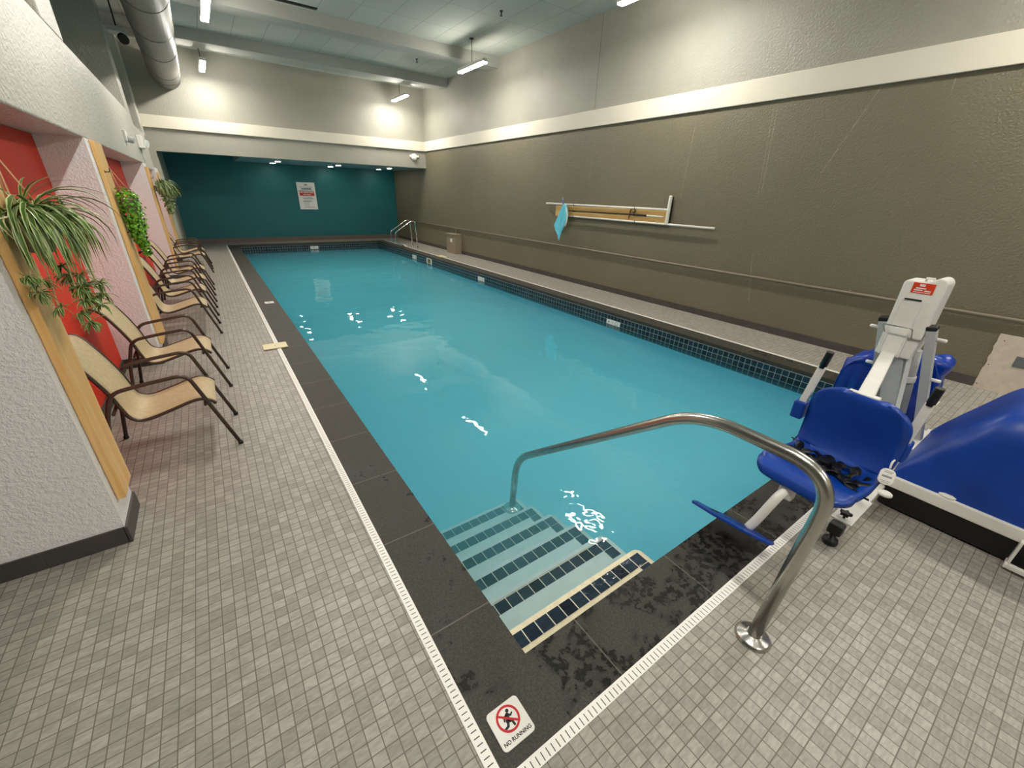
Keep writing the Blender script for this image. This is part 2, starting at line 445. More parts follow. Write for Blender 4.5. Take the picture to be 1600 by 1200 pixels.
# left side: an arcade of piers, niches painted red at the back, a parapet and a shaded gallery above
XF = -.79
bm = B()
box(bm, (XL,2.79,0), (XF,3.15,2.35)); box(bm, (-1.5,6.12,0), (XF,6.92,2.35)); box(bm, (-1.5,12.0,0), (XF,12.65,2.35)); box(bm, (-1.5,15.1,0), (XF,16.2,2.35))
struct('wall_left', bm, m_white)
bm = B()
box(bm, (-1.5,2.6,2.35), (XF,12.65,3.25)); box(bm, (-1.5,12.65,2.29), (XF-.04,15.55,3.13)); box(bm, (-1.5,15.55,2.35), (XF-.06,16.2,3.2))
box(bm, (-1.5,6.13,3.25), (XF,6.95,CZ)); box(bm, (-1.5,12.05,3.25), (XF,12.65,CZ)); box(bm, (-1.5,15.5,3.1), (XF-.04,16.2,CZ))
struct('wall_left_upper', bm, m_whiteup, bevel=.012)
bm = B(); box(bm, (-1.3,3.15,0), (-1.14,15.1,2.345)); struct('wall_niche', bm, m_red)
bm = B(); box(bm, (XL-.1,YB,0), (XL,16.2,CZ)); box(bm, (XL,YB,0), (XL+.02,2.79,CZ)); struct('wall_gallery', bm, m_dark_up)
bm = B(); box(bm, (XL,YB,2.35), (-1.45,16.2,2.5)); struct('trim_10', bm, m_dark_up)
bm = B()
for (y0, y1) in ((2.79,3.15),(6.12,6.92),(12.0,12.65),(15.1,16.2)):
    box(bm, (XF-.01,y0-.012,0), (XF+.012,y1+.012,.115)); box(bm, (-1.14,y0-.012,0), (XF,y0,.115)); box(bm, (-1.14,y1,0), (XF,y1+.012,.115))
box(bm, (XL,2.778,0), (-1.14,2.79,.115)); box(bm, (-1.15,3.15,0), (-1.128,15.1,.115))
struct('baseboard_left', bm, m_base, bevel=.003)

# camera
cam = D.cameras.new('camera'); co = D.objects.new('camera', cam); COL.objects.link(co)
Rm = Matrix(((0.82006435,0.21871704,-0.52882636),(-0.57154381,0.35960355,-0.73757912),(0.02884672,0.90710977,0.41990443)))
co.matrix_world = Matrix.Translation((0,0,1.96)) @ Rm.to_4x4()
cam.sensor_width = 36; cam.sensor_fit = 'HORIZONTAL'; cam.lens = 636.86/1600*36; cam.clip_start = .05
sc = bpy.context.scene; sc.camera = co
sc.view_settings.view_transform = 'Standard'; sc.view_settings.look = 'None'; sc.view_settings.exposure = 0; sc.view_settings.gamma = 1
sc.view_settings.use_curve_mapping = False
w = D.worlds.new('world'); sc.world = w; w.use_nodes = True
w.node_tree.nodes['Background'].inputs[0].default_value = (.02,.02,.02,1)
sc.cycles.max_bounces = 10; sc.cycles.transparent_max_bounces = 12; sc.cycles.diffuse_bounces = 5; sc.cycles.volume_bounces = 4
sc.cycles.sample_clamp_indirect = 8
sc.cycles.use_denoising = True

# ------------------------------------------------------------------ lamps
def pendant(x, y, top, label):
    t = thing('pendant_lamp', label, 'lamp', (x,y,4.70), 'linear pendant lamps over the pool')
    bm = B(); box(bm, (x-.062,y-.61,4.715), (x+.062,y+.61,4.785)); obj('housing', bm, m_lampbody, t, bevel=.006)
    bm = B(); box(bm, (x-.058,y-.60,4.69), (x+.058,y+.60,4.716)); obj('diffuser', bm, m_lamp, t, bevel=.006)
    bm = B(); tube(bm, [(x,y,4.77),(x,y,top-.01)], .008, 8); obj('stem', bm, m_hook, t)
    bm = B(); lathe(bm, [(.055,0),(.055,.012),(.03,.02)], (x,y,top-.02), seg=16); obj('canopy', bm, m_hook, t)
XA, XC = 6.03, .79
pendant(XA, 10.47, CZ, 'lit pendant lamp hanging in front of the nearer ceiling beam by the right wall')
pendant(XA, 15.15, CZ, 'lit pendant lamp near the far corner of the right wall, beyond the farther beam')
pendant(XA, 5.25, CZ, 'lit pendant lamp high on the right, cut by the top frame edge')
pendant(XC, 10.55, CZ, 'lit pendant lamp at the top edge over the left side, before the farther beam')
pendant(XC, 15.05, CZ, 'lit pendant lamp near the duct end, in front of the far upper wall')
for x, n in ((XA,'right'),(XC,'left')):
    for y, m in ((5.25,'over the near half of the pool'),(.1,'over the near end of the pool'),(-4.0,'by the back wall')):
        if not (x == XA and y == 5.25): pendant(x, y, CZ, 'pendant lamp of the %s row %s' % (n, m))
for i, (x, y, l) in enumerate(((2.47,18.9,'left pair, nearer the teal wall'),(2.47,17.6,'left pair, nearer the pool'),(4.5,19.0,'middle pair, nearer the teal wall'),(4.5,17.8,'middle pair, nearer the pool'),(6.37,18.9,'right pair, nearer the teal wall'),(6.37,17.6,'right pair, nearer the pool'))):
    t = thing('downlight', 'round recessed downlight in the alcove ceiling, '+l, 'light', (x,y,2.79), 'alcove downlights')
    bm = B(); lathe(bm, [(.11,0),(.115,-.01),(.09,-.014),(.09,0)], (x,y,2.79), seg=20); obj('rim', bm, m_wplas, t)
    bm = B(); lathe(bm, [(.085,0),(.085,-.016),(.06,-.022)], (x,y,2.79), seg=20); obj('lens', bm, m_down, t)

# ------------------------------------------------------------------ sling chairs
def catmull(pts, n=6):
    P = [Vector(p) for p in pts]; P = [P[0]*2-P[1]]+P+[P[-1]*2-P[-2]]; out = []
    for i in range(1, len(P)-2):
        a, b, c, d = P[i-1:i+3]
        for k in range(n):
            t = k/n
            out.append(.5*((2*b)+(c-a)*t+(2*a-5*b+4*c-d)*t*t+(3*b-a-3*c+d)*t**3))
    out.append(P[-2]); return out
PROF = [(-1.04,.905),(-1.015,.94),(-.972,.925),(-.93,.865),(-.87,.735),(-.82,.60),(-.795,.50),(-.772,.425),(-.735,.385),(-.665,.375),(-.52,.412),(-.40,.447),(-.33,.452),(-.275,.425),(-.25,.395)]
CX = -.55
def make_chair(y, label):
    t = thing('patio_chair', label, 'chair', (CX, y, 0), 'sling patio chairs along the left wall')
    side = catmull([(x, 0, z) for x, z in PROF], 5)
    bm = B(); secs = []
    for p in side:
        secs.append([(p.x, y+s*.245, p.z-.004+(-.018*(1-(s*s)))) for s in (-1,-.6,-.2,.2,.6,1)])
    loft(bm, secs); obj('sling', bm, m_sling, t, solid=.006, smooth=True)
    for s in (-1, 1):
        bm = B(); tube(bm, [(p.x, y+s*.25, p.z-.008) for p in side], .0125, 10); obj('seat_rail', bm, m_bronze, t)
        bm = B(); yy = y+s*.292
        pts = [(-.165,yy,.012),(-.372,yy,.678),(-.62,yy,.655),(-.815,yy,.628),(-.885,yy,.40),(-.95,yy,.012)]
        pts = [Vector(pts[0])]+fillet(pts, .075, 7)[1:]
        tube(bm, pts, .0145, 12)
        o = obj('arm_frame', bm, m_bronze, t)
        for fx in (-.165,-.95):
            b2 = B(); lathe(b2, [(.014,0),(.018,.002),(.018,.022),(.015,.026)], (fx,yy,0), seg=12); obj('foot_cap', b2, m_black, t)
    for (x, z) in ((-.315,.408),(-.835,.47)):
        bm = B(); tube(bm, [(x,y-.292,z),(x,y+.292,z)], .011, 8); obj('crossbar', bm, m_bronze, t)
    bm = B(); tube(bm, [(-1.03,y-.25,.90),(-1.03,y+.25,.90)], .012, 8); obj('crossbar', bm, m_bronze, t)
    return t
chair = make_chair(3.95, 'tan sling patio chair nearest the camera, right below the spider plant')
rows = [(5.265,0,'tan sling patio chair second from the camera, in the first red niche'),
        (7.40,0,'tan sling patio chair third from the camera, just past the white-edged pier'),
        (8.52,0,'tan sling patio chair fourth from the camera, second one past the white-edged pier'),
        (9.62,.005,'tan sling patio chair fifth from the camera, in the middle of the second red niche'),
        (10.78,.01,'tan sling patio chair sixth from the camera, last one before the gap in the row'),
        (13.03,.05,'tan sling patio chair seventh from the camera, first one beyond the gap'),
        (14.05,.05,'tan sling patio chair farthest from the camera, at the end of the row')]
for (y, dx, l) in rows: dup(chair, (CX+dx, y, 0), l)

# ------------------------------------------------------------------ pine boards on the piers
def board(y0, y1, z0, z1, x, label, hooks):
    t = thing('pine_board', label, 'board', (x, (y0+y1)/2, z0), 'pine plant boards on the piers')
    bm = B(); box(bm, (x+.002, y0, z0), (x+.042, y1, z1)); obj('plank', bm, m_pine, t, bevel=.006)
    for (hy, hz) in hooks:
        bm = B(); tube(bm, fillet([(x+.04,hy,hz),(x+.085,hy,hz),(x+.085,hy,hz+.035)], .015), .005, 8)
        lathe(bm, [(.014,0),(.014,.004)], (x+.042,hy,hz), (1,0,0), 10)
        obj('hook', bm, m_hook, t)
    return t
board(2.86, 3.11, .26, 2.34, XF, 'golden pine board on the nearest pier, behind the spider plant', [(2.98,2.05)])
board(6.30, 6.75, .19, 2.34, XF, 'golden pine board on the second pier, behind the bright trailing plant', [(6.33,2.06),(6.45,1.46)])
board(12.06, 12.44, .19, 2.28, XF, 'narrow pine board on the third pier, behind the pale plant', [(12.2,2.07)])
board(15.15, 15.6, .19, 2.24, XF, 'pale pine board on the last pier before the teal alcove', [(15.3,2.0)])

# ------------------------------------------------------------------ hanging plants
def ribbon(bm, pts, w, uvl, tip=True):
    P = [Vector(p) for p in pts]; n = len(P); R = []
    for i, p in enumerate(P):
        d = (P[min(i+1,n-1)]-P[max(i-1,0)]).normalized()
        s = d.cross(Vector((0,0,1)))
        if s.length < .2: s = Vector((d.y,-d.x,0)) if abs(d.x)+abs(d.y) > .01 else Vector((1,0,0))
        s.normalize(); u = s.cross(d).normalized()
        f = i/(n-1); ww = w*(.55+.45*math.sin(PI*min(f*1.6,1)/1.0*.5))*(1 if f < .6 else (1-f)/.4*.95+.05)
        R.append([bm.verts.new(p-s*ww/2+u*ww*.22), bm.verts.new(p), bm.verts.new(p+s*ww/2+u*ww*.22)])
    for a, b in zip(R, R[1:]):
        for k in (0, 1):
            f = bm.faces.new((a[k], a[k+1], b[k+1], b[k])); f.smooth = True
            for l, uu in zip(f.loops, (k/2,(k+1)/2,(k+1)/2,k/2)): l[uvl].uv = (uu, .5)
def arch(c, az, L, lift, droop, n=9):
    """a leaf that leaves c along az, rises and falls over"""
    out = []; p = Vector(c); e = lift
    for i in range(n):
        out.append(p.copy()); p = p+Vector((math.cos(az)*math.cos(e), math.sin(az)*math.cos(e), math.sin(e)))*(L/(n-1)); e = max(e-droop/(n-1), -1.5)
    return out
def pot(t, c, r, h, m=m_clay):
    x, y, z = c; bm = B()
    lathe(bm, [(r*.6,0),(r*.72,.01),(r,h-.025),(r*1.08,h-.02),(r*1.08,h),(r*.92,h),(r*.85,h-.03)], (x,y,z), seg=24)
    obj('pot', bm, m, t)
def cords(t, c, r, h, hook):
    bm = B()
    for a in (.4, 2.5, 4.6):
        tube(bm, [(c[0]+r*math.cos(a), c[1]+r*math.sin(a), c[2]+h-.01), hook], .0035, 6)
    obj('cord', bm, m_cord, t)
R = random.Random(11)
# spider plant
c = (-.672, 2.95, 1.65)
t = thing('spider_plant', 'striped spider plant with dangling plantlets hanging on the nearest pier', 'plant', c, 'plants hung on the pier boards')
pot(t, c, .070, .15); cords(t, c, .070, .15, (-.705, 2.98, 2.085))
bm = B(); uvl = bm.loops.layers.uv.new('UVMap'); top = Vector((c[0], c[1], c[2]+.15))
for i in range(150):
    az = R.uniform(-PI, PI); k = R.random()
    if -.705 > top.x+math.cos(az)*.2 and R.random() < .7: az = R.uniform(-1.6, 1.6)
    L = R.uniform(.22, .42)*(1 if math.cos(az) > -.3 else .6); lift = R.uniform(.0, 1.2); dr = R.uniform(2.0, 3.3)
    pts = arch(top+Vector((R.uniform(-.05,.05), R.uniform(-.05,.05), -.01)), az, L, lift, dr)
    for p in pts: p.x = max(p.x, -.738)
    ribbon(bm, pts, R.uniform(.016,.024), uvl)
for az, L, lift in ((.6,.30,1.45),(1.5,.28,1.45),(-.6,.26,1.5),(2.4,.25,1.35),(.1,.30,1.35)):
    ribbon(bm, arch(top, az, L, lift, 1.6), .012, uvl)
obj('foliage', bm, m_leaf1, t)
for (dx, dy, dz, n) in ((.06,-.02,-.40,4),(.10,.05,-.33,3),(.13,.10,-.28,2),(.03,.14,-.24,2),(-.035,-.16,-.14,1),(-.03,-.13,-.22,2),(-.01,-.08,-.30,1),(.09,.0,-.22,2),(.05,.06,-.18,2)):
    e = Vector((c[0]+dx, c[1]+dy, c[2]+.05+dz))
    s = top+Vector((dx*.8, dy*.8, -.02))
    bm = B(); tube(bm, catmull([top, s+Vector((dx*.5,dy*.5,.02)), (s+e)/2+Vector((.01,.01,0)), e], 5), .0028, 6)
    o = obj('runner', bm, m_runner, t)
    bm = B(); uvl = bm.loops.layers.uv.new('UVMap')
    for kk in range(n):
        cc = e+Vector((R.uniform(-.02,.02), R.uniform(-.02,.02), .055*kk))
        for i in range(17):
            pts = arch(cc, R.uniform(-PI,PI), R.uniform(.05,.085), R.uniform(-.9,.7), 1.1, 5)
            for p in pts: p.x = max(p.x, -.74)
            ribbon(bm, pts, .013, uvl)
    obj('plantlet', bm, m_leaf1, o)

def clump(bm, c, r, n, size, uvl, flatx=-.73):
    for i in range(n):
        d = Vector((R.gauss(0,1), R.gauss(0,1), R.gauss(0,1))).normalized()*r*R.uniform(.55,1)
        p = Vector(c)+d; p.x = max(p.x, flatx)
        n_ = (d.normalized()+Vector((R.uniform(-.6,.6),R.uniform(-.6,.6),R.uniform(0,.8)))).normalized()
        a = n_.orthogonal().normalized(); a.rotate(Matrix.Rotation(R.uniform(0,6.28),3,n_)); b = n_.cross(a)
        s = size*R.uniform(.6,1.25)
        q = [p-a*s, p+b*s*.62+n_*s*.12, p+a*s, p-b*s*.62+n_*s*.12]
        f = bm.faces.new([bm.verts.new(x) for x in q]); f.smooth = True
# bright trailing plant
c = (-.655, 6.45, 1.66)
t = thing('trailing_plant', 'bright green small-leaved plant trailing from the second pier', 'plant', c, 'plants hung on the pier boards')
pot(t, c, .08, .15, m_clay); cords(t, c, .08, .15, (-.705, 6.33, 2.10))
bm = B(); uvl = bm.loops.layers.uv.new('UVMap')
path = [(-.655,6.44,1.83,.105),(-.645,6.46,1.74,.125),(-.655,6.48,1.64,.125),(-.66,6.49,1.54,.115),(-.665,6.5,1.45,.095),(-.66,6.52,1.37,.075),(-.645,6.53,1.30,.06),(-.64,6.53,1.235,.05)]
for x, y, z, r in path: clump(bm, (x,y,z), r, int(2600*r), .019, uvl)
obj('foliage', bm, m_leaf2, t)
bm = B()
for i in range(7): tube(bm, catmull([(-.60+R.uniform(-.05,.05),6.45+R.uniform(-.07,.07),1.81),(-.64+R.uniform(-.06,.06),6.50+R.uniform(-.08,.08),1.6),(-.64+R.uniform(-.03,.03),6.53+R.uniform(-.03,.03),1.22)],5), .003, 5)
obj('stem', bm, m_leaf4, t)
# pale plant
c = (-.615, 12.22, 1.76)
t = thing('hanging_plant', 'pale gray-green trailing plant hanging on the third pier', 'plant', c, 'plants hung on the pier boards')
pot(t, c, .12, .17); cords(t, c, .12, .17, (-.705, 12.2, 2.10))
bm = B(); uvl = bm.loops.layers.uv.new('UVMap'); top = Vector((c[0],c[1],c[2]+.17))
for i in range(170):
    az = R.uniform(-2.0,2.0); pts = arch(top, az, R.uniform(.16,.42), R.uniform(.2,1.2), R.uniform(2.2,3.2))
    for p in pts: p.x = max(p.x, -.738)
    ribbon(bm, pts, .028, uvl)
for x, y, z, r in ((-.58,12.25,1.84,.16),(-.57,12.28,1.68,.14),(-.57,12.3,1.53,.11),(-.58,12.3,1.42,.08)): clump(bm, (x,y,z), r, int(700*r), .03, uvl)
obj('foliage', bm, m_leaf3, t)
# dull plant
c = (-.60, 15.3, 1.62)
t = thing('hanging_plant', 'dull green bushy plant on the last pier in front of the teal wall', 'plant', c, 'plants hung on the pier boards')
pot(t, c, .12, .17); cords(t, c, .12, .17, (-.705, 15.3, 2.03))
bm = B(); uvl = bm.loops.layers.uv.new('UVMap'); top = Vector((c[0],c[1],c[2]+.17))
for i in range(150):
    pts = arch(top, R.uniform(-2.2,2.2), R.uniform(.16,.36), R.uniform(.2,1.3), R.uniform(1.6,2.8))
    for p in pts: p.x = max(p.x, -.738)
    ribbon(bm, pts, .032, uvl)
obj('foliage', bm, m_leaf4, t)

# ------------------------------------------------------------------ grab rail at the steps
t = thing('grab_rail', 'bent stainless steel grab rail beside the entry steps', 'handrail', (1.78,.36,0))
bm = B()
p1 = fillet([(1.78,.36,0),(1.78,.302,1.018),(1.78,.90,1.018),(1.78,2.375,-.125),(1.78,2.42,-.72)], .20, 12)
tube(bm, p1, .030, 18); obj('tube', bm, m_steel, t)
for (y, z) in ((.36,0.0),(2.42,-.72)):
    bm = B(); lathe(bm, [(.082,0),(.082,.006),(.068,.020),(.038,.025),(.034,.032)], (1.78,y,z), seg=28); obj('flange', bm, m_steel, t)

# ------------------------------------------------------------------ ladder at the far corner
t = thing('pool_ladder', 'chrome pool ladder at the far right corner of the pool', 'ladder', (6.5,15.95,0))
for y in (15.72, 16.22):
    bm = B(); tube(bm, fillet([(6.55,y,0),(6.50,y,.97),(6.36,y,.97),(5.70,y,.58),(5.70,y,.22),(6.02,y,.10),(6.05,y,-.35)], .09, 7), .021, 12); obj('rail', bm, m_chrome, t)
    bm = B(); lathe(bm, [(.055,0),(.055,.006),(.03,.02)], (6.55,y,0), seg=20); obj('flange', bm, m_chrome, t)
for z in (-.45,):
    bm = B(); box(bm, (5.80,15.72,z), (5.90,16.22,z+.03)); obj('tread', bm, m_wplas, t, bevel=.008)
bm = B(); box(bm, (5.98,15.72,.085), (6.10,16.22,.115)); obj('tread', bm, m_wplas, t, bevel=.008)

# ------------------------------------------------------------------ pool lift
L = thing('pool_lift', 'white portable pool lift with blue molded seat and blue hooded cart', 'pool lift', (3.9,.4,0))
# outrigger along the pool edge
bm = B(); box(bm, (2.86,.36,.085), (4.72,.44,.15)); obj('outrigger', bm, m_lift, L, bevel=.006)
bm = B(); box(bm, (2.87,.345,.150), (3.25,.455,.160)); obj('outrigger_plate', bm, m_lift, L, bevel=.003)
for x, d in ((2.835,1),(4.75,-1)):
    bm = B(); box(bm, (x-.035,.362,.082), (x+.035,.438,.153)); obj('end_cap', bm, m_black, L, bevel=.008)
    bm = B(); lathe(bm, [(.018,.085),(.018,.045),(.038,.04),(.042,.025),(.042,.008),(.034,0)][::-1], (x-.012*d,.40,0), seg=20); obj('leveling_foot', bm, m_black, L)
    bm = B(); lathe(bm, [(.008,0),(.008,.03)], (x+.08*d,.40,.158), seg=10)
    poly = []
    for kq in range(10):
        a = 2*PI*kq/10; r = .036 if kq%2 == 0 else .02; poly.append((x+.08*d+r*math.cos(a), .40+r*math.sin(a)))
    flat(bm, poly, .185, .207); obj('star_knob', bm, m_black, L, bevel=.004)
# cart
bm = B()
box(bm, (3.55,-1.35,.17), (3.63,.40,.255)); box(bm, (4.60,-1.35,.17), (4.68,.40,.255)); box(bm, (3.63,.32,.17), (4.60,.40,.255)); box(bm, (3.63,-1.35,.17), (4.60,-1.27,.255))
obj('cart_frame', bm, m_lift, L, bevel=.008)
bm = B(); lathe(bm, [(.001,0),(.05,0),(.05,.012),(.03,.022)], (3.60,.075,.255), seg=20); obj('frame_boss', bm, m_lift, L)
bm = B(); box(bm, (3.57,-1.33,.012), (4.66,.37,.172)); obj('skirt', bm, m_black, L, bevel=.01)
bm = B(); box(bm, (3.47,-.62,.02), (3.50,-.285,.05)); box(bm, (3.47,-.285,.02), (3.56,-.27,.045)); box(bm, (3.5,-.29,.045), (3.555,-.275,.2)); obj('brake_step', bm, m_lift, L, bevel=.004)
# hood
prof = [(.385,.235),(.36,.31),(.31,.42),(.245,.54),(.17,.67),(.10,.79),(.04,.865),(-.04,.90),(-.2,.905),(-.6,.90),(-1.0,.86),(-1.2,.62),(-1.33,.235)]
prof = catmull([(y,0,z) for y, z in prof], 4)
secs = []
for p in prof:
    y, z = p.x, max(p.z,.25); hh = z-.235; s = []
    for kq in range(25):
        a = PI*kq/24; ca, sa = math.cos(a), math.sin(a); e = 2/5.5
        xx = 4.115-(abs(ca)**e*(1 if ca > 0 else -1))*(.545-.09*min(hh/.65,1)*abs(sa)**e); s.append((xx, y, .235+hh*abs(sa)**e))
    secs.append(s)
bm = B(); loft(bm, secs, capends=True); obj('hood', bm, m_blue, L)
# mast
bm = B(); box(bm, (4.02,.30,.25), (4.5,.72,.30)); obj('mast_base', bm, m_lift, L, bevel=.01)
bm = B(); beam(bm, (4.26,.58,.28), (4.18,.72,.98), .11, .15, (1,0,0)); obj('column', bm, m_liftgray, L, bevel=.006)
bm = B(); beam(bm, (4.17,.535,.30), (4.12,.625,.96), .026, .012, (1,0,0)); obj('label_strip', bm, m_wplas, L)
bm = B(); tube(bm, [(4.30,.56,.45),(4.22,.62,.98)], .035, 14); obj('actuator', bm, m_liftgray, L)
bm = B(); lathe(bm, [(.05,0),(.05,.05)], (4.255,.60,.72), (-.1,.1,1), 18); obj('actuator_clamp', bm, m_wplas, L, bevel=.004)
for (p, q2) in (((4.28,.385,.25),(4.12,.575,1.17)), ((4.30,.70,.27),(4.16,.862,1.165))):
    bm = B(); beam(bm, p, q2, .055, .07, (1,0,0)); o = obj('side_post', bm, m_liftgray, L, bevel=.004)
    d = (Vector(q2)-Vector(p)).normalized(); bm = B(); beam(bm, Vector(q2)-d*.004, Vector(q2)+d*.028, .059, .074, (1,0,0)); obj('post_cap', bm, m_black, o, bevel=.006)
    for f in (.93, .60):
        cc = Vector(p).lerp(Vector(q2), f); sgn = -1 if p[1] < .5 else 1
        bm = B(); lathe(bm, [(.013,0),(.013,.05),(.008,.055)], cc+Vector((0,sgn*.03,0)), (0,sgn,0), 12); obj('bolt', bm, m_wplas, o)
# mast housing: a tall white cover with a grooved face and a rounded shoulder
hp = [(.615,.925),(.595,1.19),(.594,1.44)]+[(.638-.044*math.cos(a), 1.47+.05*math.sin(a)) for a in [PI*kq/10 for kq in range(0,9)]]+[(.70,1.487),(.815,1.487),(.829,1.47),(.829,.925)]
bm = B(); prism(bm, hp, lambda u, v: (4.09,u,v), lambda u, v: (4.30,u,v)); hs = obj('mast_housing', bm, m_lift, L, bevel=.012)
bm = B()
box(bm, (4.055,.675,.93), (4.092,.685,1.36)); box(bm, (4.055,.79,.93), (4.092,.80,1.36)); box(bm, (4.06,.685,.93), (4.092,.79,1.15)); obj('face_rib', bm, m_lift, hs, bevel=.004)
bm = B(); box(bm, (4.082,.69,1.352), (4.0915,.785,1.362)); obj('slot', bm, m_black, hs)
bm = B(); box(bm, (4.086,.652,1.405), (4.0905,.772,1.478)); st = obj('sticker', bm, m_stkred, hs); st['label'] = 'orange red warning sticker'
bm = B()
for (a, b, z, zz) in ((.705,.735,1.455,1.47),(.695,.75,1.437,1.445),(.665,.70,1.422,1.43),(.71,.758,1.424,1.431),(.665,.758,1.411,1.415)): box(bm, (4.0845,a,z), (4.0868,b,zz))
obj('sticker_marks', bm, m_wplas, hs)
bm = B(); tube(bm, [(4.12,.72,1.485),(4.12,.72,1.51),(4.12,.68,1.51),(4.12,.68,1.485)], .009, 8); obj('pull_ring', bm, m_wplas, hs)
bm = B(); tube(bm, fillet([(4.07,.815,1.10),(3.99,.825,1.17),(3.99,.655,1.17),(4.07,.655,1.09)], .015, 4), .0045, 8)
tube(bm, [(4.08,.72,1.085),(4.08,.60,1.085)], .006, 8); obj('wire_bail', bm, m_steel, hs)
# swing arm
bm = B(); beam(bm, (4.15,.755,.91), (3.06,.575,.87), .085, .095); obj('swing_arm', bm, m_lift, L, bevel=.008)
bm = B(); box(bm, (3.03,.50,.50), (3.075,.66,.93)); obj('seat_mount', bm, m_lift, L, bevel=.006)
# seat shell
SP = [(2.452,.458),(2.452,.482),(2.472,.505),(2.53,.51),(2.64,.497),(2.76,.490),(2.86,.498),(2.92,.528),(2.955,.585),(2.972,.66),(2.972,.76),(2.962,.85),(2.955,.915),(2.965,.945)]
sp = catmull([(x,0,z) for x, z in SP], 5); cum = [0]
for a, b in zip(sp, sp[1:]): cum.append(cum[-1]+(b-a).length)
T = cum[-1]; ang = math.radians(-9); yc = .565
def seatpt(x, y, z):
    # turned a little about the vertical through the seat's middle
    dx, dy = x-2.8, y-yc
    return (2.8+dx*math.cos(ang)-dy*math.sin(ang)*.6, yc+dy*math.cos(ang)+dx*math.sin(ang)*.6, z)
bm = B(); secs = []
for p, s in zip(sp, cum):
    hw = .257-.016*math.exp(-((s/T-.50)/.13)**2); r0, r1 = .12, .14
    if s < r0: hw -= r0-math.sqrt(max(r0*r0-(r0-s)**2, 0))
    if T-s < r1: hw -= r1-math.sqrt(max(r1*r1-(r1-(T-s))**2, 0))
    hw = max(hw, .12)
    row = []
    for kq in range(15):
        f = -1+2*kq/14
        row.append(seatpt(p.x+(.02*f*f if s > T*.55 else 0)*-1, yc+f*hw, p.z+.022*f**4*(1 if .12 < s < T*.55 else .0)))
    secs.append(row)
loft(bm, secs); obj('seat_shell', bm, m_blue, L, solid=.034, bevel=0, smooth=True)
bm = B(); box(bm, (2.55,.42,.40), (2.95,.74,.485), ); obj('seat_pan', bm, m_blue, L, bevel=.02)
# hinge blocks and arm rests
for sgn, (bx, by, bz), (tx, ty, tz) in ((1,(2.985,.850,.735),(2.965,.795,1.145)), (-1,(3.01,.315,.70),(2.99,.285,1.10))):
    bm = B(); box(bm, (bx-.05,by-.035,bz-.07), (bx+.05,by+.035,bz+.05)); obj('hinge_block', bm, m_blue, L, bevel=.012)
    b0 = Vector((bx-.01,by,bz+.02)); t0 = Vector((tx,ty,tz)); d = (t0-b0)
    bm = B(); beam(bm, b0, b0+d*.76, .042, .03, (1,0,0)); ar = obj('armrest', bm, m_lift, L, bevel=.006)
    bm = B(); tube(bm, [b0+d*.72, b0+d*.985, b0+d], .021, 14); obj('grip', bm, m_black, ar)
# footrest
bm = B(); box(bm, (2.46,.585,.365), (2.52,.665,.445)); obj('leg_bracket', bm, m_lift, L, bevel=.008)
bm = B(); tube(bm, catmull([(2.50,.62,.415),(2.43,.635,.40),(2.39,.65,.34),(2.36,.68,.22),(2.335,.705,.14)], 6), .026, 14); obj('footrest_leg', bm, m_lift, L)
bm = B()
M = Matrix.Translation((2.325,.79,.118)) @ Matrix.Rotation(math.radians(30),4,'Y') @ Matrix.Rotation(math.radians(-4),4,'X')
poly = [(-.11,-.10),(-.09,-.16),(-.05,-.235),(.03,-.235),(.03,-.2),(.09,-.1),(.09,.1),(.03,.15),(.03,.26),(-.05,.26),(-.08,.17),(-.11,.10)]
prism(bm, poly, lambda u, v: M @ Vector((u,v,-.011)), lambda u, v: M @ Vector((u,v,.011))); obj('footrest', bm, m_blue, L, bevel=.006)
bm = B(); box(bm, (-.035,.10,.0113), (.02,.145,.0135), M); obj('footrest_pad', bm, m_black, L)
# belt lying on the seat
bm = B()
def strap(pts, w=.056):
    secs = []; P = catmull(pts, 6)
    for i, p in enumerate(P):
        d = (P[min(i+1,len(P)-1)]-P[max(i-1,0)]).normalized(); s = d.cross(Vector((0,0,1))).normalized()
        tw = math.sin(i*.9)*.5; u = s.cross(d)
        s2 = s*math.cos(tw)+u*math.sin(tw); secs.append([p-s2*w/2, p+s2*w/2])
    loft(bm, secs)
strap([(2.93,.80,.535),(2.88,.76,.535),(2.80,.71,.525),(2.76,.66,.53),(2.78,.60,.54),(2.73,.55,.525),(2.74,.48,.53),(2.69,.42,.53),(2.74,.37,.52),(2.82,.35,.52),(2.90,.33,.535)])
strap([(2.80,.66,.535),(2.75,.60,.545),(2.71,.56,.53),(2.73,.50,.54),(2.79,.53,.55),(2.84,.58,.54),(2.80,.62,.545)])
strap([(2.78,.52,.535),(2.70,.46,.53),(2.66,.40,.525),(2.64,.34,.52),(2.66,.315,.49)], .038)
strap([(2.86,.62,.53),(2.80,.66,.56),(2.77,.72,.54),(2.82,.78,.53)], .04)
strap([(2.74,.44,.53),(2.80,.42,.56),(2.84,.47,.545),(2.80,.52,.55)], .045)
obj('seat_belt', bm, m_strap, L, solid=.003)
bm = B(); box(bm, (2.74,.545,.535), (2.80,.60,.56)); obj('belt_buckle', bm, m_black, L, bevel=.005)
